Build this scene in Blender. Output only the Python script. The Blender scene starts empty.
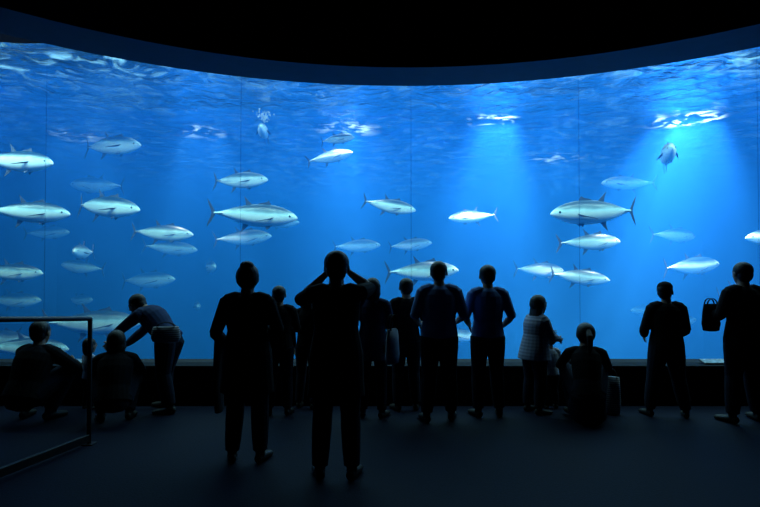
import bpy, bmesh, math, random
from mathutils import Vector, Matrix, noise
from mathutils.bvhtree import BVHTree
random.seed(4)
sc = bpy.context.scene
sc.view_settings.view_transform = 'Standard'
V = Vector

# ------------------------------------------------------------ materials
def new_mat(name):
    m = bpy.data.materials.new(name); m.use_nodes = True
    nt = m.node_tree
    for n in list(nt.nodes): nt.nodes.remove(n)
    out = nt.nodes.new('ShaderNodeOutputMaterial')
    return m, nt, out

def pmat(name, col, rough=0.8, metal=0.0, nscale=20, namp=0.25, bump=0.15, spec=0.3):
    m, nt, out = new_mat(name)
    b = nt.nodes.new('ShaderNodeBsdfPrincipled')
    b.inputs['Roughness'].default_value = rough
    b.inputs['Metallic'].default_value = metal
    b.inputs['Specular IOR Level'].default_value = spec
    tc = nt.nodes.new('ShaderNodeTexCoord')
    n = nt.nodes.new('ShaderNodeTexNoise'); n.inputs['Scale'].default_value = nscale
    n.inputs['Detail'].default_value = 4
    nt.links.new(tc.outputs['Object'], n.inputs['Vector'])
    r = nt.nodes.new('ShaderNodeValToRGB')
    r.color_ramp.elements[0].position = 0.3; r.color_ramp.elements[1].position = 0.7
    r.color_ramp.elements[0].color = [c*(1-namp) for c in col]+[1]
    r.color_ramp.elements[1].color = [min(1, c*(1+namp)) for c in col]+[1]
    nt.links.new(n.outputs['Fac'], r.inputs['Fac'])
    nt.links.new(r.outputs['Color'], b.inputs['Base Color'])
    if bump:
        bp = nt.nodes.new('ShaderNodeBump'); bp.inputs['Strength'].default_value = bump
        bp.inputs['Distance'].default_value = 0.01
        nt.links.new(n.outputs['Fac'], bp.inputs['Height'])
        nt.links.new(bp.outputs['Normal'], b.inputs['Normal'])
    nt.links.new(b.outputs['BSDF'], out.inputs['Surface'])
    return m

def add_obj(name, me, mats=()):
    o = bpy.data.objects.new(name, me); sc.collection.objects.link(o)
    for m in mats: me.materials.append(m)
    return o

def bm_obj(name, bm, mats=(), smooth=False):
    me = bpy.data.meshes.new(name); bm.normal_update(); bm.to_mesh(me); bm.free()
    if smooth:
        me.polygons.foreach_set('use_smooth', [True]*len(me.polygons))
    return add_obj(name, me, mats)

def bm_box(bm, c, s, bev=0.0, rot=None, mi=0):
    r = bmesh.ops.create_cube(bm, size=1.0)
    vs = r['verts']
    for v in vs: v.co = V((v.co.x*s[0], v.co.y*s[1], v.co.z*s[2]))
    if bev > 0:
        es = list(set(e for v in vs for e in v.link_edges))
        rr = bmesh.ops.bevel(bm, geom=es, offset=bev, segments=3, affect='EDGES', profile=0.5)
        vs = list(set([v for v in rr['verts']] + [v for f in rr['faces'] for v in f.verts]))
        isl = set(vs); stack = list(vs)
        while stack:
            v = stack.pop()
            for e in v.link_edges:
                w = e.other_vert(v)
                if w not in isl: isl.add(w); stack.append(w)
        vs = list(isl)
    M = Matrix.Translation(V(c)) @ (rot.to_4x4() if rot is not None else Matrix.Identity(4))
    for v in vs: v.co = M @ v.co
    for f in set(f for v in vs for f in v.link_faces): f.material_index = mi
    return vs

def box(name, c, s, mat, bev=0.0, rot=None):
    bm = bmesh.new(); bm_box(bm, c, s, bev, rot)
    return bm_obj(name, bm, [mat])

# ------------------------------------------------------------ loft tools
def loft(bm, rings, mi=0, ref=None, n=14, capk=0.62):
    pts = [V(r[0]) for r in rings]
    N = len(pts); loops = []; fr = []
    for i in range(N):
        if i == 0: t = pts[1]-pts[0]
        elif i == N-1: t = pts[-1]-pts[-2]
        else: t = (pts[i+1]-pts[i]).normalized()+(pts[i]-pts[i-1]).normalized()
        if t.length < 1e-9: t = V((0, 0, 1))
        t.normalize()
        rf = V(ref) if ref is not None else (V((1, 0, 0)) if abs(t.x) < 0.8 else V((0, 1, 0)))
        rr = rf - t*rf.dot(t)
        if rr.length < 1e-4: rr = t.orthogonal()
        rr.normalize(); ff = t.cross(rr).normalized()
        fr.append((t, rr, ff))
    def ring(p, rx, ry, f):
        return [bm.verts.new(p+f[1]*math.cos(a)*rx+f[2]*math.sin(a)*ry) for a in [2*math.pi*k/n for k in range(n)]]
    r0 = min(rings[0][1], rings[0][2]); r1 = min(rings[-1][1], rings[-1][2])
    p = pts[0]; f = fr[0]
    a = bm.verts.new(p-f[0]*r0*capk)
    loops.append(ring(p-f[0]*r0*capk*0.72, rings[0][1]*0.7, rings[0][2]*0.7, f))
    for i in range(N): loops.append(ring(pts[i], rings[i][1], rings[i][2], fr[i]))
    p = pts[-1]; f = fr[-1]
    loops.append(ring(p+f[0]*r1*capk*0.72, rings[-1][1]*0.7, rings[-1][2]*0.7, f))
    b = bm.verts.new(p+f[0]*r1*capk)
    fs = []
    for k in range(n):
        fs.append(bm.faces.new((a, loops[0][(k+1) % n], loops[0][k])))
        fs.append(bm.faces.new((b, loops[-1][k], loops[-1][(k+1) % n])))
    for L0, L1 in zip(loops[:-1], loops[1:]):
        for k in range(n):
            fs.append(bm.faces.new((L0[k], L0[(k+1) % n], L1[(k+1) % n], L1[k])))
    for f_ in fs: f_.material_index = mi; f_.smooth = True

def ellipsoid(bm, c, ax, mi=0, seg=16, rg=10):
    r = bmesh.ops.create_uvsphere(bm, u_segments=seg, v_segments=rg, radius=1.0)
    A = Matrix((ax[0], ax[1], ax[2])).transposed()
    for v in r['verts']: v.co = V(c) + A @ v.co
    for f in set(f for v in r['verts'] for f in v.link_faces): f.material_index = mi; f.smooth = True

# ------------------------------------------------------------ person
skin = pmat('skin', (0.30, 0.19, 0.14), 0.6, nscale=30, namp=0.08, bump=0.03)
hair_m = pmat('black_hair', (0.008, 0.007, 0.007), 0.55, nscale=90, namp=0.4, bump=0.4)
shoe_m = pmat('shoe_leather', (0.01, 0.01, 0.011), 0.6)
eye_m = pmat('eye', (0.03, 0.025, 0.02), 0.2, bump=0)
black_cloth = pmat('black_cloth', (0.009, 0.009, 0.012), 0.95, nscale=14, namp=.1, bump=0.3, spec=.1)
navy_cloth = pmat('navy_cloth', (0.025, 0.04, 0.09), 0.95, nscale=14, namp=.1, bump=0.3, spec=.1)
blue_cloth = pmat('blue_shirt_cloth', (0.12, 0.21, 0.44), 0.95, nscale=14, namp=.1, bump=0.3, spec=.1)
grey_cloth = pmat('grey_cloth', (0.30, 0.32, 0.40), 0.95, nscale=14, namp=.1, bump=0.3, spec=.1)
pale_cloth = pmat('pale_cloth', (0.50, 0.53, 0.62), 0.95, nscale=14, namp=.1, bump=0.3, spec=.1)
jean = pmat('dark_denim', (0.008, 0.011, 0.022), 0.95, nscale=40, namp=.2, bump=0.3, spec=.1)
def striped(name, c1, c2, sc_):
    m = pmat(name, c1, .9, bump=0); nt = m.node_tree
    b = [n for n in nt.nodes if n.type == 'BSDF_PRINCIPLED'][0]; tc = [n for n in nt.nodes if n.type == 'TEX_COORD'][0]
    wv = nt.nodes.new('ShaderNodeTexWave'); wv.bands_direction = 'Z'; wv.inputs['Scale'].default_value = sc_; wv.inputs['Distortion'].default_value = .6
    nt.links.new(tc.outputs['Object'], wv.inputs['Vector'])
    r = nt.nodes.new('ShaderNodeValToRGB'); r.color_ramp.elements[0].position = .4; r.color_ramp.elements[1].position = .6
    r.color_ramp.elements[0].color = (*c1, 1); r.color_ramp.elements[1].color = (*c2, 1)
    nt.links.new(wv.outputs['Fac'], r.inputs[0]); nt.links.new(r.outputs[0], b.inputs['Base Color'])
    return m
stripe_cloth = striped('striped_cloth', (.26, .28, .36), (.17, .19, .26), 9)
plaid_cloth = striped('plaid_bag_cloth', (.36, .37, .42), (.10, .11, .15), 14)

STAND = dict(pelvis=(0, 0, .93), chest=(0, -.01, 1.25), neck=(0, -.015, 1.435), head=(0, .015, 1.570),
    shR=(.170, -.015, 1.375), elR=(.235, -.03, 1.11), wrR=(.245, .05, .87),
    shL=(-.170, -.015, 1.375), elL=(-.235, -.03, 1.11), wrL=(-.245, .05, .87),
    hipR=(.09, 0, .89), knR=(.105, .02, .49), anR=(.12, -.03, .085),
    hipL=(-.09, 0, .89), knL=(-.105, .02, .49), anL=(-.12, -.03, .085))

def hand(bm, wr, d, nrm, th, k, curl, mi):
    d = d.normalized(); nrm = (nrm-d*nrm.dot(d)).normalized()
    th = (th-d*th.dot(d)-nrm*th.dot(nrm)).normalized()
    loft(bm, [(wr-d*.01*k, .024*k, .018*k), (wr+d*.035*k, .036*k, .016*k), (wr+d*.085*k, .040*k, .013*k)], mi, ref=th, n=12)
    offs = (.031, .0105, -.0105, -.031); lens = (.072, .082, .076, .060)
    for o, L in zip(offs, lens):
        p = wr+d*.082*k+th*o*k
        dd = (d+th*o*6).normalized(); rings = [(p, .0088*k, .0088*k)]
        a = curl*0.35
        for j, fr in enumerate((.45, .30, .25)):
            a2 = a+curl*j*0.75
            v = dd*math.cos(a2)+nrm*math.sin(a2)
            p = p+v*L*fr*k
            rr = (.0082, .0076, .0066)[j]*k
            rings.append((p, rr, rr))
        loft(bm, rings, mi, ref=th, n=8)
    p = wr+d*.022*k+th*.026*k
    v1 = (d*.62+th*.66+nrm*.3).normalized(); v2 = (d*.85+th*.3+nrm*.4).normalized()
    loft(bm, [(p, .013*k, .013*k), (p+v1*.042*k, .0105*k, .0105*k), (p+v1*.042*k+v2*.034*k, .0085*k, .0085*k)], mi, n=8)

def person(name, loc, H, yaw, P=None, top=black_cloth, bottom=jean, hair='short', tunic=None, skirt=None,
           headturn=0.0, headtilt=0.0, curl=0.6, build=1.0, sleeves='long', cap=False, hands=None, hk=1.08, extra=None):
    """H = body stature; joints given for a 1.70 m figure, y = the way the person faces"""
    J = dict(STAND)
    if P: J.update(P)
    J = {a: V(b) for a, b in J.items()}
    bm = bmesh.new()
    SK, TOP, BOT, HR, SH, EY = range(6)
    w = build
    pel, che, nek, hd = J['pelvis'], J['chest'], J['neck'], J['head']
    rt = (J['shR']-J['shL']).normalized(); rth = (J['hipR']-J['hipL']).normalized()
    up0 = (che-pel).normalized(); up1 = (nek-che).normalized()
    bot = pel-up0*.07
    mid = pel.lerp(che, .45)
    loft(bm, [(bot, .135*w, .10*w), (pel, .160*w, .112*w), (pel.lerp(che, .25), .145*w, .104*w)], BOT, ref=rth, n=20)
    loft(bm, [(pel-up0*.02, .172*w, .126*w), (pel.lerp(che, .3), .156*w, .116*w), (mid, .148*w, .108*w), (pel.lerp(che, .8), .160*w, .118*w),
              (che.lerp(nek, .15), .170*w, .120*w), (che.lerp(nek, .55), .168*w, .105*w), (che.lerp(nek, .85), .120*w, .08*w),
              (nek, .072, .066)], TOP, ref=rt, n=20, capk=.3)
    hu = (hd-nek).normalized()
    base = Matrix.Rotation(headturn, 3, 'Z')
    hf = base @ V((0, 1, 0))
    hf = (hf+V((0, 0, math.sin(headtilt)))).normalized()
    hu2 = V((0, 0, 1)) + hu*0.6
    hu2 = (hu2-hf*hu2.dot(hf)).normalized(); hr = hf.cross(hu2).normalized()
    loft(bm, [(nek-hu*.03, .062, .060), (nek.lerp(hd, .4), .056, .058), (hd-hu2*.03-hf*.01, .055, .056)], SK, ref=rt, n=14)
    hs = hk
    def hp(a, b, c): return hd+hr*a*hs+hf*b*hs+hu2*c*hs
    ellipsoid(bm, hp(0, -.008, .028), (hr*.074*hs, hf*.092*hs, hu2*.086*hs), SK, 20, 14)
    loft(bm, [(hp(0, .012, .02), .070*hs, .080*hs), (hp(0, .02, -.03), .065*hs, .072*hs), (hp(0, .032, -.068), .050*hs, .052*hs), (hp(0, .05, -.092), .026*hs, .024*hs)], SK, ref=hr, n=16, capk=.5)
    loft(bm, [(hp(0, .085, .022), .009*hs, .009*hs), (hp(0, .100, -.002), .011*hs, .012*hs), (hp(0, .103, -.016), .016*hs, .010*hs)], SK, ref=hr, n=10)
    loft(bm, [(hp(-.02, .083, -.045), .006*hs, .006*hs), (hp(0, .090, -.044), .008*hs, .008*hs), (hp(.02, .083, -.045), .006*hs, .006*hs)], SK, n=8)
    for s in (-1, 1):
        ellipsoid(bm, hp(.080*s, -.004, .0), (hr*.010*hs, hf*.019*hs, hu2*.030*hs), SK, 10, 8)
        ellipsoid(bm, hp(.030*s, .078, .014), (hr*.012*hs, hf*.010*hs, hu2*.007*hs), EY, 10, 8)
        loft(bm, [(hp(.046*s, .074, .032), .005*hs, .005*hs), (hp(.016*s, .086, .036), .006*hs, .006*hs)], HR, n=6)
    ellipsoid(bm, hp(0, -.020, .040), (hr*.087*hs, hf*.096*hs, hu2*.086*hs), HR, 20, 14)
    ellipsoid(bm, hp(0, -.045, .000), (hr*.076*hs, hf*.066*hs, hu2*.080*hs), HR, 16, 10)
    if hair in ('long', 'bob', 'bun', 'pony'):
        ellipsoid(bm, hp(0, -.030, .018), (hr*.094*hs, hf*.088*hs, hu2*.105*hs), HR, 18, 12)
    if hair == 'long':
        loft(bm, [(hp(0, -.03, .0), .088*hs, .07*hs), (hp(0, -.055, -.09), .090*hs, .055*hs), (hp(0, -.085, -.19), .085*hs, .04*hs), (hp(0, -.09, -.29), .06*hs, .025*hs)], HR, ref=hr, n=14)
    if hair == 'bob':
        loft(bm, [(hp(0, -.03, .0), .094*hs, .078*hs), (hp(0, -.04, -.07), .096*hs, .07*hs), (hp(0, -.045, -.11), .08*hs, .055*hs)], HR, ref=hr, n=14)
    if hair == 'bun':
        ellipsoid(bm, hp(0, -.045, .108), (hr*.062, hf*.055, hu2*.040), HR, 12, 8)
        ellipsoid(bm, hp(0, -.045, .00), (hr*.098, hf*.07, hu2*.085), HR, 12, 8)
    if hair == 'pony':
        loft(bm, [(hp(0, -.10, .05), .025, .025), (hp(0, -.15, .0), .036, .03), (hp(0, -.16, -.10), .03, .025), (hp(0, -.15, -.17), .012, .012)], HR, ref=hr, n=10)
    if cap:
        ellipsoid(bm, hp(0, -.012, .062), (hr*.094, hf*.105, hu2*.078), TOP, 18, 12)
        loft(bm, [(hp(0, .05, .060), .07, .010), (hp(0, .11, .056), .066, .008), (hp(0, .155, .045), .045, .006)], TOP, ref=hr, n=14)
    for S, s in (('R', 1), ('L', -1)):
        sh, el, wr = J['sh'+S], J['el'+S], J['wr'+S]
        loft(bm, [(nek-up1*.045+rt*s*.03, .058, .058), (nek.lerp(sh, .6)-up1*.0, .058*w, .058*w), (sh, .060*w, .060*w)], TOP, n=12)
        loft(bm, [(sh, .063*w, .063*w), (sh.lerp(el, .35), .059*w, .059*w), (sh.lerp(el, .8), .051*w, .051*w), (el, .048*w, .048*w)], TOP, n=12)
        if sleeves == 'long':
            loft(bm, [(el, .048*w, .048*w), (el.lerp(wr, .3), .048*w, .048*w), (el.lerp(wr, .75), .040*w, .040*w), (el.lerp(wr, .97), .035, .035)], TOP, n=12, capk=.2)
            loft(bm, [(el.lerp(wr, .7), .026, .026), (wr, .024, .021)], SK, n=10)
        else:
            loft(bm, [(el.lerp(sh, .3), .042, .042), (el, .039, .039), (el.lerp(wr, .3), .041, .040), (el.lerp(wr, .75), .030, .029), (wr, .024, .021)], SK, n=12)
        hd_d = (wr-el).normalized()
        if hands and S in hands:
            d_, n_, t_ = [V(q) for q in hands[S]]
        else:
            d_ = (hd_d+V((0, .1, -.15))).normalized(); n_ = V((-s, .1, 0)); t_ = V((0, 1, .2))
        hand(bm, wr, d_, n_, t_, 1.0, curl, SK)
        hp_, kn, an = J['hip'+S], J['kn'+S], J['an'+S]
        loft(bm, [(hp_, .100*w, .106*w), (hp_.lerp(kn, .3), .095*w, .098*w), (hp_.lerp(kn, .75), .078*w, .080*w), (kn, .070*w, .072*w)], BOT, n=14, ref=(1, 0, 0) if abs((kn-hp_).normalized().x) < .8 else None)
        loft(bm, [(kn, .070*w, .072*w), (kn.lerp(an, .3), .070*w, .074*w), (kn.lerp(an, .7), .063*w, .066*w), (kn.lerp(an, .95), .060, .068)], BOT, n=14, capk=.15)
        toe = V(J.get('toe'+S, (s*.25, 1, 0))); toe.z = 0; toe.normalize()
        a0 = V((an.x, an.y, 0))
        lift = an.z-.085
        z = V((0, 0, lift))
        loft(bm, [(an-V((0, 0, -.02)), .040, .040), (an-V((0, 0, .03)), .042, .042)], SH, n=12)
        loft(bm, [(a0+z-toe*.045+V((0, 0, .045)), .034, .040), (a0+z+V((0, 0, .045)), .040, .044), (a0+toe*.08+V((0, 0, .036))+z*.5, .044, .036),
                  (a0+toe*.15+V((0, 0, .030)), .046, .030), (a0+toe*.195+V((0, 0, .024)), .034, .022)], SH, ref=(toe.y, -toe.x, 0), n=14)
    if tunic:
        hem, hw, hdp = tunic
        loft(bm, [(mid+up0*.05, .155*w, .115*w), (pel, .19*w, .14*w), (pel.lerp(V((pel.x, pel.y, hem)), .6), hw*.95, hdp*.95), (V((pel.x, pel.y, hem)), hw, hdp)], TOP, ref=rth, n=22, capk=.08)
    if skirt:
        hem, hw, hdp, cy = skirt
        loft(bm, [(mid, .150*w, .11*w), (pel, .19*w, .135*w), (V((pel.x, pel.y+cy*.6, (pel.z+hem)/2)), hw*.9, hdp*.9), (V((pel.x, pel.y+cy, hem)), hw, hdp)], BOT, ref=rth, n=22, capk=.06)
    if extra: extra(bm, J, (SK, TOP, BOT, HR, SH, EY))
    bmesh.ops.recalc_face_normals(bm, faces=bm.faces)
    k = H/1.70
    for v in bm.verts: v.co = v.co*k
    bm.normal_update()
    bvh = BVHTree.FromBMesh(bm)
    bm.faces.ensure_lookup_table()
    mis = [f.material_index for f in bm.faces]
    me0 = bpy.data.meshes.new('tmp'); bm.to_mesh(me0); bm.free()
    tmp = bpy.data.objects.new('tmp', me0); sc.collection.objects.link(tmp)
    md = tmp.modifiers.new('r', 'REMESH'); md.mode = 'VOXEL'; md.voxel_size = 0.0058 * max(k, .6); md.adaptivity = 0
    sm = tmp.modifiers.new('s', 'SMOOTH'); sm.factor = .5; sm.iterations = 2
    dg = bpy.context.evaluated_depsgraph_get(); dg.update()
    me = bpy.data.meshes.new_from_object(tmp.evaluated_get(dg))
    bpy.data.objects.remove(tmp)
    me.materials.clear()
    for m in (skin, top, bottom, hair_m, shoe_m, eye_m): me.materials.append(m)
    arr = []
    for p in me.polygons:
        r = bvh.find_nearest(p.center)
        arr.append(mis[r[2]] if r[2] is not None else 1)
    me.polygons.foreach_set('material_index', arr)
    me.polygons.foreach_set('use_smooth', [True]*len(me.polygons))
    me.name = name
    zmin = min(v.co.z for v in me.vertices)
    o = bpy.data.objects.new(name, me); sc.collection.objects.link(o)
    o.location = (loc[0], loc[1], -zmin); o.rotation_euler = (0, 0, math.radians(yaw))
    return o

# ------------------------------------------------------------ room
floor_m = pmat('dark_carpet', (0.0022, 0.0050, 0.017), 0.75, nscale=60, namp=0.35, bump=0.25, spec=0.09)
ceil_m = pmat('black_ceiling_paint', (0.006, 0.006, 0.008), 0.9, nscale=8)
beam_m = pmat('dark_soffit_paint', (0.03, 0.045, 0.08), 0.7, nscale=6, namp=.1, bump=0.03)
wall_m = pmat('dark_wall_paint', (0.006, 0.006, 0.009), 0.9, nscale=5)
ledge_m = pmat('dark_ledge_stone', (0.005, 0.006, 0.008), 0.8, nscale=25, bump=.05, spec=.1)
steel_m = pmat('painted_steel', (0.01, 0.011, 0.014), 0.45, metal=.3, bump=0)

GY = 7.0
box('floor', (0, 1.2, -.1), (15, 12.2, .2), floor_m)
box('ceiling', (0, 1.2, 4.95), (15, 12.2, .2), ceil_m)
box('wall_left', (-7.4, 1.2, 2.4), (.2, 12, 5.0), wall_m)
box('wall_right', (7.4, 1.2, 2.4), (.2, 12, 5.0), wall_m)
box('wall_back', (0, -4.9, 2.4), (15, .2, 5.0), wall_m)
bm = bmesh.new()
bm_box(bm, (-7.15, GY+.1, 2.5), (.7, .3, 5.2))
bm_box(bm, (7.15, GY+.1, 2.5), (.7, .3, 5.2))
bm_box(bm, (0, GY+.1, 4.93), (15, .3, .5))
bm_box(bm, (0, GY+.1, -.9), (15, .3, 2.68))
bm_obj('wall_front', bm, [wall_m])
bm = bmesh.new()
bm_box(bm, (0, 6.845, .21), (14.2, .21, .42), .008)
bm_box(bm, (0, 6.825, .435), (14.2, .27, .03), .006)
bm_obj('window_ledge', bm, [ledge_m])
bm = bmesh.new(); n = 160; cx, cy = .3, 1.2; ri, ro = 5.05, 5.70; zb, zt = 3.87, 4.86
cols = []
for i in range(n):
    a = 2*math.pi*i/n; c, s = math.cos(a), math.sin(a)
    cols.append([bm.verts.new((cx+c*r, cy+s*r, z)) for r, z in ((ri, zb), (ri, zt), (ro, zt), (ro, zb))])
for i in range(n):
    A, B = cols[i], cols[(i+1) % n]
    for k in range(4):
        f = bm.faces.new((A[k], A[(k+1) % 4], B[(k+1) % 4], B[k])); f.material_index = 1 if k == 0 else 0
bmesh.ops.recalc_face_normals(bm, faces=bm.faces)
bm_obj('trim_ceiling_ring', bm, [beam_m, ceil_m])
bm = bmesh.new()
y = -3.6
while y < 5.9:
    hw = math.sqrt(max(0, 4.9**2-(y-cy)**2))
    if hw > .2: bm_box(bm, (cx, y, 4.79), (hw*2, .05, .1))
    y += .22
bm_obj('ceiling_slats', bm, [pmat('slat_paint', (.06, .05, .055), .8)])

# acrylic window panels
def clear_mat(name, ior, tint):
    m, nt, out = new_mat(name)
    tr = nt.nodes.new('ShaderNodeBsdfTransparent'); gl = nt.nodes.new('ShaderNodeBsdfGlossy'); gl.inputs['Roughness'].default_value = .02
    tr.inputs[0].default_value = (*tint, 1)
    fz = nt.nodes.new('ShaderNodeFresnel'); fz.inputs['IOR'].default_value = ior
    mx = nt.nodes.new('ShaderNodeMixShader')
    nt.links.new(fz.outputs[0], mx.inputs[0]); nt.links.new(tr.outputs[0], mx.inputs[1]); nt.links.new(gl.outputs[0], mx.inputs[2])
    nt.links.new(mx.outputs[0], out.inputs['Surface'])
    return m
acrylic = clear_mat('acrylic', 1.2, (.98, .99, 1))
seam_m = clear_mat('seam_sealant', 1.2, (.66, .76, .85))
seams = [-6.8, -4.2, -1.75, .39, 2.5, 4.75, 6.8]
for i in range(len(seams)-1):
    x0, x1 = seams[i], seams[i+1]
    bm = bmesh.new()
    vs = [bm.verts.new(p) for p in ((x0, GY, .44), (x1, GY, .44), (x1, GY, 4.68), (x0, GY, 4.68))]
    bm.faces.new(vs)
    bm_obj('window_%d' % (i+1), bm, [acrylic])
for i, x in enumerate(seams[1:-1]):
    bm = bmesh.new()
    bm.faces.new([bm.verts.new(p) for p in ((x-.006, GY+.012, .44), (x+.006, GY+.012, .44), (x+.006, GY+.012, 4.68), (x-.006, GY+.012, 4.68))])
    bm_obj('trim_%d' % (i+1), bm, [seam_m])

panel_m = pmat('info_panel_print', (.28, .38, .45), .5, nscale=30, namp=.5, bump=0)
for x, w_ in ((4.2, .55), (-3.62, .22), (-5.0, .5)):
    bm = bmesh.new()
    bm_box(bm, (x, 6.845, .475), (w_+.03, .15, .012), .003, Matrix.Rotation(math.radians(12), 3, 'X'), 1)
    bm_box(bm, (x, 6.845, .483), (w_, .125, .006), .001, Matrix.Rotation(math.radians(12), 3, 'X'), 0)
    bm_box(bm, (x, 6.845, .461), (w_*.8, .06, .02), 0, None, 1)
    bm_obj('info_panel', bm, [panel_m, steel_m])

# ------------------------------------------------------------ tank
tank_m = pmat('tank_wall_blue', (0.006, 0.09, 0.60), .9, nscale=.4, namp=.15, bump=0)
TX, TY0, TY1, TZ = 15, GY+.3, 26, -3.2
ym = (TY0+TY1)/2; yl = TY1-TY0
box('tank_wall_back', (0, TY1+.1, 2.5), (2*TX+.4, .2, 13), tank_m)
box('tank_wall_left', (-TX-.1, ym, 2.5), (.2, yl, 13), tank_m)
box('tank_wall_right', (TX+.1, ym, 2.5), (.2, yl, 13), tank_m)
box('tank_floor', (0, ym, TZ-.1), (2*TX, yl, .2), tank_m)
box('tank_roof', (0, ym, 9.0), (2*TX+.4, yl+.2, .2), ceil_m)
bm = bmesh.new()
bm_box(bm, (-11.2, GY+.15, 2.5), (7.7, .2, 13)); bm_box(bm, (11.2, GY+.15, 2.5), (7.7, .2, 13))
bm_box(bm, (0, GY+.15, 7.0), (15, .2, 4)); bm_box(bm, (0, GY+.15, -1.8), (15, .2, 4))
bm_obj('tank_wall_front', bm, [ceil_m])

m, nt, out = new_mat('sea_water')
vs_ = nt.nodes.new('ShaderNodeVolumeScatter'); vs_.inputs['Color'].default_value = (.020, .235, .97, 1); vs_.inputs['Density'].default_value = .115
vs_.inputs['Anisotropy'].default_value = .1
va = nt.nodes.new('ShaderNodeVolumeAbsorption'); va.inputs['Color'].default_value = (.10, .46, .97, 1); va.inputs['Density'].default_value = .085
ad = nt.nodes.new('ShaderNodeAddShader')
nt.links.new(vs_.outputs[0], ad.inputs[0]); nt.links.new(va.outputs[0], ad.inputs[1]); nt.links.new(ad.outputs[0], out.inputs['Volume'])
WZ = 4.60; VT = WZ-.13
box('water_volume', (0, (GY+.27+TY1-.01)/2, (TZ+.01+VT)/2), (2*TX-.04, TY1-GY-.28, VT-TZ-.01), m)

m, nt, out = new_mat('water_surface_ripples')
tc = nt.nodes.new('ShaderNodeTexCoord')
nz = nt.nodes.new('ShaderNodeTexNoise'); nz.inputs['Scale'].default_value = 2.6; nz.inputs['Detail'].default_value = 5; nz.inputs['Distortion'].default_value = 1.0
nt.links.new(tc.outputs['Object'], nz.inputs['Vector'])
bp = nt.nodes.new('ShaderNodeBump'); bp.inputs['Strength'].default_value = .7; bp.inputs['Distance'].default_value = .13
nt.links.new(nz.outputs['Fac'], bp.inputs['Height'])
gl = nt.nodes.new('ShaderNodeBsdfGlossy'); gl.inputs['Color'].default_value = (.9, .97, 1, 1); gl.inputs['Roughness'].default_value = .12
nt.links.new(bp.outputs[0], gl.inputs['Normal'])
nz2 = nt.nodes.new('ShaderNodeTexNoise'); nz2.inputs['Scale'].default_value = 1.3; nz2.inputs['Detail'].default_value = 2
nt.links.new(tc.outputs['Object'], nz2.inputs['Vector'])
rp = nt.nodes.new('ShaderNodeValToRGB'); rp.color_ramp.elements[0].position = .42; rp.color_ramp.elements[1].position = .60
rp.color_ramp.elements[0].color = (.2, .25, .3, 1); rp.color_ramp.elements[1].color = (1, 1, 1, 1)  # patchy transmission colour works as a painted gobo, streaking the light shafts below
nt.links.new(nz2.outputs['Fac'], rp.inputs[0])
tr = nt.nodes.new('ShaderNodeBsdfTransparent'); nt.links.new(rp.outputs[0], tr.inputs[0])
lw = nt.nodes.new('ShaderNodeLayerWeight'); lw.inputs['Blend'].default_value = .5
nt.links.new(bp.outputs[0], lw.inputs['Normal'])
mr = nt.nodes.new('ShaderNodeMapRange'); mr.inputs['From Min'].default_value = .45; mr.inputs['From Max'].default_value = .8
mr.inputs['To Min'].default_value = .06; mr.inputs['To Max'].default_value = 1.0
nt.links.new(lw.outputs['Facing'], mr.inputs[0])
mx = nt.nodes.new('ShaderNodeMixShader'); nt.links.new(mr.outputs[0], mx.inputs[0])
nt.links.new(tr.outputs[0], mx.inputs[1]); nt.links.new(gl.outputs[0], mx.inputs[2])
# faint translucent layer at ripple crests
tl = nt.nodes.new('ShaderNodeBsdfTranslucent'); tl.inputs['Color'].default_value = (.5, .8, 1, 1)
rc = nt.nodes.new('ShaderNodeMapRange'); rc.inputs['From Min'].default_value = .50; rc.inputs['From Max'].default_value = .75; rc.inputs['To Max'].default_value = .05
nt.links.new(nz.outputs['Fac'], rc.inputs[0])
mx2 = nt.nodes.new('ShaderNodeMixShader'); nt.links.new(rc.outputs[0], mx2.inputs[0])
nt.links.new(mx.outputs[0], mx2.inputs[1]); nt.links.new(tl.outputs[0], mx2.inputs[2]); nt.links.new(mx2.outputs[0], out.inputs['Surface'])
bm = bmesh.new(); nx, ny = 240, 140
gv = []
for j in range(ny+1):
    row = []
    for i in range(nx+1):
        x = -TX+.02+(2*TX-.04)*i/nx; y = GY+.28+(TY1-GY-.3)*j/ny
        z = WZ+.05*noise.noise(V((x*.9, y*1.3, 0)))+.02*noise.noise(V((x*2.5, y*3, 5)))-.03
        row.append(bm.verts.new((x, y, z)))
    gv.append(row)
for j in range(ny):
    for i in range(nx): bm.faces.new((gv[j][i], gv[j][i+1], gv[j+1][i+1], gv[j+1][i]))
bm_obj('water_surface', bm, [m], True)

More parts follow.
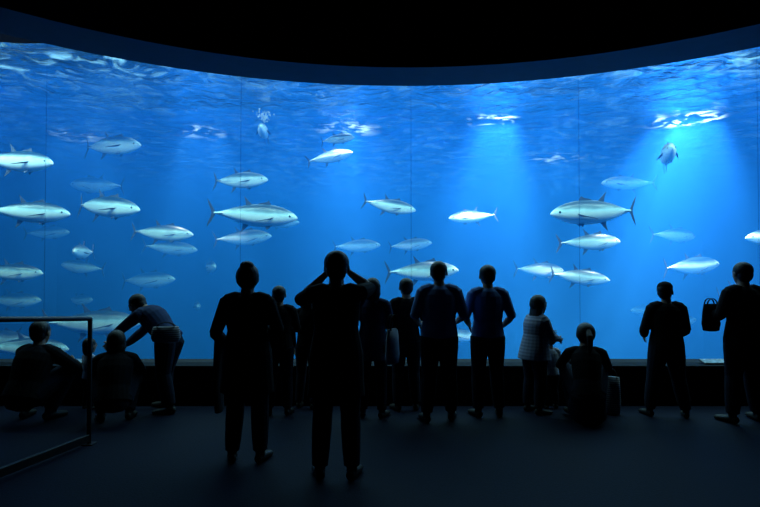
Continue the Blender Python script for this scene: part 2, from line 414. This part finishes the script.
# ------------------------------------------------------------ tuna
def fish_material(name, back, flank, belly):
    m, nt, out = new_mat(name)
    b = nt.nodes.new('ShaderNodeBsdfPrincipled'); b.inputs['Roughness'].default_value = .36; b.inputs['Metallic'].default_value = .05
    tc = nt.nodes.new('ShaderNodeTexCoord'); sp = nt.nodes.new('ShaderNodeSeparateXYZ')
    nt.links.new(tc.outputs['Object'], sp.inputs[0])
    nz = nt.nodes.new('ShaderNodeTexNoise'); nz.inputs['Scale'].default_value = 9
    nt.links.new(tc.outputs['Object'], nz.inputs['Vector'])
    ma = nt.nodes.new('ShaderNodeMath'); ma.operation = 'MULTIPLY_ADD'; ma.inputs[1].default_value = .04
    nt.links.new(nz.outputs['Fac'], ma.inputs[0]); nt.links.new(sp.outputs['Z'], ma.inputs[2])
    mr = nt.nodes.new('ShaderNodeMapRange'); mr.inputs['From Min'].default_value = -.12; mr.inputs['From Max'].default_value = .17
    nt.links.new(ma.outputs[0], mr.inputs['Value'])
    r = nt.nodes.new('ShaderNodeValToRGB'); e = r.color_ramp.elements
    e[0].position = .06; e[0].color = (*[c*.6 for c in belly], 1); e[1].position = .78; e[1].color = (*back, 1)
    q = e.new(.30); q.color = (*belly, 1); q = e.new(.46); q.color = (*[c*.9 for c in belly], 1)
    q = e.new(.58); q.color = (*flank, 1); q = e.new(.66); q.color = (*[(a+2*c)/3 for a, c in zip(flank, back)], 1)
    nt.links.new(mr.outputs[0], r.inputs[0]); nt.links.new(r.outputs[0], b.inputs['Base Color'])
    nt.links.new(b.outputs[0], out.inputs['Surface'])
    return m
tuna_m = fish_material('tuna_skin', (.012, .045, .08), (.50, .76, .80), (.82, .97, .95))
fin_m = pmat('tuna_fin', (.04, .06, .09), .5, nscale=12, bump=0)
feye_m = pmat('fish_eye', (.01, .01, .012), .15, bump=0)

def tuna_mesh(bend):
    bm = bmesh.new()
    def off(x):
        return bend*(min(0, x-.05))**2
    st = [(.5, .006, .005, -.01), (.485, .022, .017, -.008), (.455, .045, .034, -.004), (.40, .076, .056, 0), (.32, .106, .078, .002), (.22, .128, .092, .002), (.10, .138, .097, 0),
          (-.02, .130, .090, -.001), (-.13, .108, .074, 0), (-.23, .078, .053, .001), (-.32, .046, .033, .002), (-.385, .024, .022, .002), (-.43, .014, .022, .002), (-.455, .013, .010, .002)]
    loft(bm, [((x, off(x), z), h*1.0, w_) for x, h, w_, z in st], 0, ref=(0, 0, 1), n=20)
    def fin(pts, th=.004, mi=1):
        vsA, vsB = [], []
        for (a, b) in pts:
            vsA.append(bm.verts.new((a, off(a)+th, b))); vsB.append(bm.verts.new((a, off(a)-th, b)))
        fA = bm.faces.new(vsA); fB = bm.faces.new(vsB[::-1]); fs = [fA, fB]
        for k in range(len(pts)):
            k2 = (k+1) % len(pts); fs.append(bm.faces.new((vsA[k2], vsA[k], vsB[k], vsB[k2])))
        for f in fs: f.material_index = mi
    fin([(-.435, .0), (-.455, .035), (-.485, .095), (-.53, .165), (-.515, .10), (-.493, .045), (-.482, 0), (-.493, -.045), (-.515, -.10), (-.53, -.165), (-.485, -.095), (-.455, -.035)])
    fin([(.19, .12), (.155, .180), (.12, .16), (.06, .148), (.0, .12)], .003)
    fin([(-.03, .115), (-.075, .160), (-.135, .220), (-.115, .160), (-.105, .10)], .003)
    fin([(-.06, -.110), (-.10, -.160), (-.16, -.215), (-.14, -.155), (-.135, -.092)], .003)
    for i in range(7):
        x = -.16-.035*i; h = .096-.0120*i*1.05
        fin([(x, h-.012), (x-.024, h+.012), (x-.018, h-.014)], .002)
        fin([(x-.01, -h+.012), (x-.034, -h-.010), (x-.028, -h+.014)], .002)
    for s in (-1, 1):
        pts = [(.23, s*.088, -.01), (.17, s*.125, -.03), (.03, s*.150, -.065), (.12, s*.108, -.045), (.19, s*.088, -.035)]
        A = [bm.verts.new(p) for p in pts]; B = [bm.verts.new((p[0], p[1], p[2]-.006)) for p in pts]
        fs = [bm.faces.new(A), bm.faces.new(B[::-1])]
        for k in range(5): fs.append(bm.faces.new((A[(k+1) % 5], A[k], B[k], B[(k+1) % 5])))
        pts = [(.20, s*.03, -.115), (.15, s*.045, -.160), (.13, s*.035, -.128)]
        A = [bm.verts.new(p) for p in pts]; B = [bm.verts.new((p[0], p[1]-.005, p[2])) for p in pts]
        fs += [bm.faces.new(A), bm.faces.new(B[::-1])]
        for k in range(3): fs.append(bm.faces.new((A[(k+1) % 3], A[k], B[k], B[(k+1) % 3])))
        for f in fs: f.material_index = 1
        ellipsoid(bm, (.41, s*.052, .012), (V((.013, 0, 0)), V((0, .006, 0)), V((0, 0, .013))), 2, 12, 8)
        loft(bm, [((-.36, off(-.36)+s*.026, 0), .004, .008), ((-.42, off(-.42)+s*.024, 0), .005, .014), ((-.45, off(-.45)+s*.01, 0), .004, .006)], 1, ref=(0, 0, 1), n=8)
    bmesh.ops.recalc_face_normals(bm, faces=bm.faces)
    me = bpy.data.meshes.new('tuna'); bm.to_mesh(me); bm.free()
    for m_ in (tuna_m, fin_m, feye_m): me.materials.append(m_)
    return me
TM = [tuna_mesh(b) for b in (-.35, -.12, .12, .35, .6)]
FISH = [(-6.03, 9.3, 3.38, 1.3, -8, -4), (-5.4, 11.2, 4.05, 1.36, -12, -2), (-5.83, 9.3, 2.53, 1.28, 8, -2), (-5.02, 10.2, 2.72, 1.42, -10, -6),
 (-7.45, 14.7, 3.75, 1.5, 175, 3), (-7.36, 11.2, 1.51, 1.25, 0, -2), (-6.58, 12.4, 1.94, 1.15, -80, 0), (-8.25, 15.5, 1.6, 1.3, 170, 6),
 (-9.4, 17.5, .56, 1.15, -20, 2), (-4.54, 11.7, 2.32, 1.25, 5, -3), (-5.78, 15.5, 2.12, 1.4, 10, -4), (-6.85, 16.5, 1.21, 1.7, -5, 2),
 (-5.4, 10.6, .56, 1.7, 8, 0), (-4.86, 16, 1.6, 1.2, -60, 0), (-2.8, 11.2, 3.35, 1.2, -14, -1), (-2.16, 9.66, 2.51, 1.46, 5, -3),
 (-3.42, 14, 2.33, 1.4, 15, 5), (-2.13, 10.2, 4.08, .9, -85, 0), (-.86, 11.2, 4.18, .72, -10, 4), (-1.04, 11.7, 3.92, .98, 12, 14),
 (.2, 11.2, 2.83, 1.05, -6, -10), (2.04, 12.4, 2.72, 1.05, 186, -4), (-.6, 14.7, 2.15, 1.25, 12, 3), (.75, 14, 2.15, 1.1, -10, 6),
 (.83, 10.8, 1.53, 1.4, 6, 2), (3.57, 9.3, 2.53, 1.5, 183, -2), (6.2, 14, 3.7, 1.25, 172, 2), (5.24, 10.2, 3.65, 1.2, -108, 4),
 (4.24, 11.2, 2.11, 1.22, 8, 2), (4.0, 14, 1.53, 1.35, 16, -2), (4.17, 11.7, 1.4, 1.2, -8, -6), (7.4, 14, 2.4, 1.3, 20, -2),
 (6.9, 12.4, 1.63, 1.4, 10, 4), (7.95, 11.2, 2.2, 1.25, 178, 0), (8.9, 18.7, .15, 1.2, 190, 0), (7.85, 12.4, 1.05, 1.35, 20, 8),
 (-9.6, 14.7, .73, 1.4, 4, 0), (-8.1, 12.4, 0.0, 1.4, 170, 4), (-6.1, 18.7, .3, 1.1, -70, 0), (2.24, 14.7, -.2, 1.15, 195, 3),
 (-6.4, 10.2, .15, 1.4, 10, -3), (8.2, 15.5, .1, 1.3, 15, 2), (-9.8, 16.5, 2.6, 1.3, 0, 2), (-3.2, 18, 3.0, 1.2, 10, 3)]
for i, (x, y, z, L, hd_, pt) in enumerate(FISH):
    o = bpy.data.objects.new('tuna', TM[(i*3) % 5 if abs(hd_) < 60 or hd_ > 150 else 2]); sc.collection.objects.link(o)
    o.location = (x, y, z); o.scale = (L,)*3
    o.rotation_euler = (random.uniform(-.12, .12), math.radians(-pt), math.radians(hd_))
bm = bmesh.new()
for i in range(90):
    t = random.random(); r = .07*(.4+t)
    c = V((-2.13+random.gauss(0, r*.7), 10.25+random.gauss(0, r), 4.29+.17*t))
    q = bmesh.ops.create_icosphere(bm, subdivisions=1, radius=random.uniform(.006, .018))
    for v in q['verts']: v.co += c
bm_obj('air_bubbles', bm, [pmat('bubble_white', (.85, .95, 1), .2, bump=0)], True)

# ------------------------------------------------------------ lights in the tank
def area(name, loc, rot, sx, sy, e, col):
    l = bpy.data.lights.new(name, 'AREA'); l.shape = 'RECTANGLE'; l.size = sx; l.size_y = sy; l.energy = e; l.color = col
    o = bpy.data.objects.new(name, l); sc.collection.objects.link(o); o.location = loc; o.rotation_euler = rot
    return o
def spot(name, loc, tgt, e, ang, col, blend=.6, rad=.15):
    l = bpy.data.lights.new(name, 'SPOT'); l.energy = e; l.spot_size = math.radians(ang); l.spot_blend = blend; l.color = col; l.shadow_soft_size = rad
    o = bpy.data.objects.new(name, l); sc.collection.objects.link(o); o.location = loc
    o.rotation_euler = (V(tgt)-V(loc)).to_track_quat('-Z', 'Y').to_euler(); return o
area('tank_ambient_fill', (2, 17, 8.6), (0, 0, 0), 16, 13, 4300, (.40, .82, 1))  # unseen area fill, added for general ambient blue in the water
area('tank_front_light', (0, GY+.8, 4.95), (math.radians(55), 0, 0), 20, .5, 1900, (.52, .97, 1))
SP = [(2.4, 11, 5.7, 2.0, 12.2, 14000, 54), (6.3, 11.0, 5.6, 5.8, 12.0, 21000, 72), (-.7, 11.5, 6.2, -.6, 13, 10000, 50),
      (-3.8, 12, 6.4, -4.2, 13, 4500, 44), (-6.9, 12.5, 6.6, -6.6, 13, 2600, 48), (4.9, 15, 6.6, 4.6, 16, 4000, 50)]
for i, (x, y, z, tx, ty, e, a) in enumerate(SP):
    spot('tank_spotlight', (x, y, z), (tx, ty, 0), e, a, (.95, .95, 1), 1.0, .05)

# ------------------------------------------------------------ camera
cam = bpy.data.cameras.new('camera'); co = bpy.data.objects.new('camera', cam); sc.collection.objects.link(co)
cam.sensor_width = 36; cam.lens = 560/760*36; co.location = (0, 0, 1.65)
co.rotation_euler = (math.radians(90+1.18), 0, 0); sc.camera = co
w = bpy.data.worlds.new('world'); sc.world = w; w.use_nodes = True
w.node_tree.nodes['Background'].inputs[0].default_value = (0, 0, 0, 1)

# ------------------------------------------------------------ people
def jacket_on_arm(bm, J, M):
    a = J['wrL']
    loft(bm, [(a+V((-.06, 0, .06)), .05, .10), (a+V((-.07, 0, -.15)), .045, .12), (a+V((-.08, 0, -.38)), .04, .12), (a+V((-.07, .01, -.60)), .035, .09)], M[1], ref=(1, 0, 0), n=14, capk=.4)
person('woman', (-1.12, 4.75), 1.66, 0, dict(elR=(.265, .02, 1.12), wrR=(.10, .20, 1.10), elL=(-.28, .0, 1.10), wrL=(-.23, .20, .98)),
       hair='bun', tunic=(.60, .235, .17), build=1.12, extra=jacket_on_arm)
man = person('man', (-.34, 4.38), 1.75, 0, dict(elR=(.25, .19, 1.42), wrR=(.085, .19, 1.545), elL=(-.30, .17, 1.33), wrL=(-.085, .19, 1.545), head=(0, .03, 1.575),
       shR=(.175, 0, 1.39), shL=(-.175, 0, 1.385)), hk=1.12, build=1.08,
       tunic=(.62, .22, .16), hands={'R': ((-.35, .15, .9), (-.9, .2, -.3), (0, -1, 0)), 'L': ((.35, .15, .9), (.9, .2, -.3), (0, -1, 0))}, curl=.7, sleeves='short')
bm = bmesh.new()
bm_box(bm, (0, .255, 1.645), (.115, .035, .07), .008)
bm_box(bm, (.0, .255, 1.685), (.04, .028, .015), .004)
q = bmesh.ops.create_cone(bm, cap_ends=True, segments=24, radius1=.027, radius2=.023, depth=.04)
for v in q['verts']: v.co = V((v.co.x, .285+v.co.z, 1.645+v.co.y))
cobj = bm_obj('compact_camera', bm, [steel_m]); cobj.parent = man

SQ = dict(pelvis=(0, -.16, .27), chest=(0, -.03, .56), neck=(0, .06, .735), head=(0, .09, .87), shR=(.165, .05, .68), shL=(-.165, .05, .68),
    elR=(.26, .25, .50), elL=(-.26, .25, .50), wrR=(.13, .42, .52), wrL=(-.13, .42, .52), hipR=(.09, -.14, .27), hipL=(-.09, -.14, .27),
    knR=(.20, .27, .49), knL=(-.20, .27, .49), anR=(.14, .04, .085), anL=(-.14, .04, .085))
def sq(**k):
    d = dict(SQ); d.update(k); return d
person('man', (-3.69, 6.0), 1.78, -8, sq(elR=(.31, .22, .50), elL=(-.31, .22, .50)), top=black_cloth, build=1.18)
person('woman', (-2.80, 5.95), 1.62, 20, sq(), top=black_cloth, hair='bob', build=1.1)
TOD = dict(head=(0, .02, 1.53), neck=(0, -.01, 1.32), shR=(.16, -.01, 1.26), shL=(-.16, -.01, 1.26), elR=(.24, .03, 1.03), elL=(-.24, .03, 1.03),
    wrR=(.22, .18, .88), wrL=(-.22, .18, .88), chest=(0, 0, 1.10), pelvis=(0, 0, .78), hipR=(.09, 0, .74), hipL=(-.09, 0, .74), knR=(.10, .02, .42), knL=(-.10, .02, .42))
person('child', (-3.34, 6.46), .80, -30, TOD, top=pale_cloth, hk=1.6, build=1.15, hair='bob')
person('man', (-2.44, 6.38), 1.62, 78, dict(pelvis=(0, -.05, .86), chest=(0, .14, 1.09), neck=(0, .27, 1.20), head=(0, .38, 1.245),
       shR=(.165, .23, 1.15), shL=(-.165, .23, 1.15), elL=(-.20, .46, .97), wrL=(-.13, .66, .80), elR=(.19, .42, .92), wrR=(.10, .60, .75),
       hipR=(.09, -.06, .83), hipL=(-.09, -.06, .83), knR=(.10, .05, .45), knL=(-.10, -.04, .45), anR=(.12, .08, .085), anL=(-.12, -.15, .085)),
       top=navy_cloth, build=1.2, headtilt=-.5)
person('man', (-1.12, 6.22), 1.42, 5, dict(elR=(.24, .06, 1.12), wrR=(.14, .25, 1.15)), top=black_cloth, build=1.1)
person('woman', (-.84, 6.50), 1.35, -20, top=black_cloth, hair='bob')
person('woman', (-.08, 6.12), 1.51, -10, dict(elR=(.22, .05, 1.11), wrR=(.17, .20, 1.00)), top=navy_cloth, hair='bob', tunic=(.70, .19, .14))
person('man', (.30, 6.42), 1.50, 10, dict(elL=(-.26, .02, 1.12), wrL=(-.18, .16, 1.02)), top=black_cloth, build=1.1)
person('man', (.63, 5.98), 1.69, 0, dict(elR=(.27, .0, 1.12), wrR=(.20, .20, 1.02), elL=(-.26, .0, 1.11), wrL=(-.19, .20, 1.0), anR=(.13, .02, .085), anL=(-.14, -.06, .085)),
       top=blue_cloth, build=1.18, sleeves='short', headturn=-.2)
person('man', (1.18, 6.15), 1.65, 5, dict(elR=(.27, -.03, 1.12), wrR=(.19, .12, .98), elL=(-.26, -.02, 1.12), wrL=(-.17, .16, 1.0)),
       top=blue_cloth, build=1.1, sleeves='short')
person('girl', (1.73, 6.30), 1.32, -62, dict(chest=(0, .03, 1.23), neck=(0, .06, 1.40), head=(0, .10, 1.54), shR=(.15, .05, 1.33), shL=(-.15, .05, 1.33),
       elL=(-.20, .16, 1.12), wrL=(-.12, .36, 1.12), elR=(.20, .14, 1.10), wrR=(.14, .34, 1.05)), top=stripe_cloth, hair='long', hk=1.25, build=1.25, tunic=(.78, .26, .22))
person('child', (1.97, 6.50), .88, 10, TOD, top=pale_cloth, hk=1.55, build=1.15)
person('woman', (2.20, 6.0), 1.70, -14, sq(), top=black_cloth, hair='pony', skirt=(.10, .20, .26, .12), build=.92, headturn=.2)
person('man', (3.12, 6.12), 1.46, -6, dict(elR=(.25, .02, 1.10), wrR=(.20, .2, 1.0), elL=(-.26, .02, 1.10), wrL=(-.2, .2, 1.0), knR=(.15, .02, .48), knL=(-.15, .02, .48),
       anR=(.22, -.02, .085), anL=(-.20, .03, .085)), top=black_cloth, build=1.25, cap=True, headturn=-.6)
person('man', (3.84, 5.93), 1.68, 6, dict(elL=(-.27, .0, 1.13), wrL=(-.25, .18, 1.16), elR=(.26, 0, 1.11), wrR=(.2, .2, 1.0), anR=(.16, .02, .085), anL=(-.17, -.04, .085)),
       top=black_cloth, build=1.2)

# ------------------------------------------------------------ bags
def bag(name, loc, yaw, w_, h, d, strap, mat):
    bm = bmesh.new()
    loft(bm, [((0, 0, 0), w_*.46, d*.45), ((0, 0, h*.25), w_*.52, d*.55), ((0, 0, h*.7), w_*.49, d*.42), ((0, 0, h), w_*.44, d*.2)], 0, ref=(1, 0, 0), n=24, capk=.2)
    for s in (-1, 1):
        pts = [V((math.cos(a)*w_*.3, s*d*.18, h*.97+math.sin(a)*strap)) for a in [math.pi*k/14 for k in range(15)]]
        loft(bm, [(p, .012, .004) for p in pts], 1, ref=(0, 1, 0), n=8)
    bmesh.ops.recalc_face_normals(bm, faces=bm.faces)
    o = bm_obj(name, bm, [mat, black_cloth], True); o.location = loc; o.rotation_euler = (0, 0, math.radians(yaw)); return o
bag('tote_bag', (.13, 5.90, .62), 60, .24, .36, .10, .16, grey_cloth)
bag('handbag', (3.55, 6.02, .95), 10, .20, .28, .12, .07, black_cloth)
bag('shoulder_bag', (-2.33, 6.11, .82), 10, .30, .16, .12, .05, plaid_cloth)
bag('tote_bag', (2.57, 6.24, .01), -20, .18, .40, .12, .10, plaid_cloth)

# ------------------------------------------------------------ railing
bm = bmesh.new()
A = V((-2.68, 5.19, 1.155)); B = V((-3.12, 3.55, 1.30))
loft(bm, [(A, .022, .022), (B, .022, .022)], 0, n=12)
A0 = V((-2.68, 5.19, .06)); B0 = V((-3.12, 3.55, .06))
dr = (B0-A0).normalized(); ang = math.atan2(dr.y, dr.x)
for t in (0.0, .97):
    p = A0.lerp(B0, t); zt_ = A.lerp(B, t).z
    loft(bm, [((p.x, p.y, .012), .02, .02), ((p.x, p.y, zt_), .02, .02)], 0, n=12)
    bm_box(bm, (p.x, p.y, .006), (.10, .10, .012), .003)
bm_box(bm, (A0+B0)/2, ((B0-A0).length, .035, .07), .006, Matrix.Rotation(ang, 3, 'Z'))
g = [bm.verts.new(p) for p in (A0+dr*.05+V((0, 0, .03)), A0.lerp(B0, .95)+V((0, 0, .03)), V((*A0.lerp(B0, .95).xy, 1.26)), V((*(A0+dr*.05).xy, 1.12)))]
f = bm.faces.new(g); f.material_index = 1
bm_obj('glass_railing', bm, [steel_m, clear_mat('railing_glass', 1.06, (.80, .86, .92))])
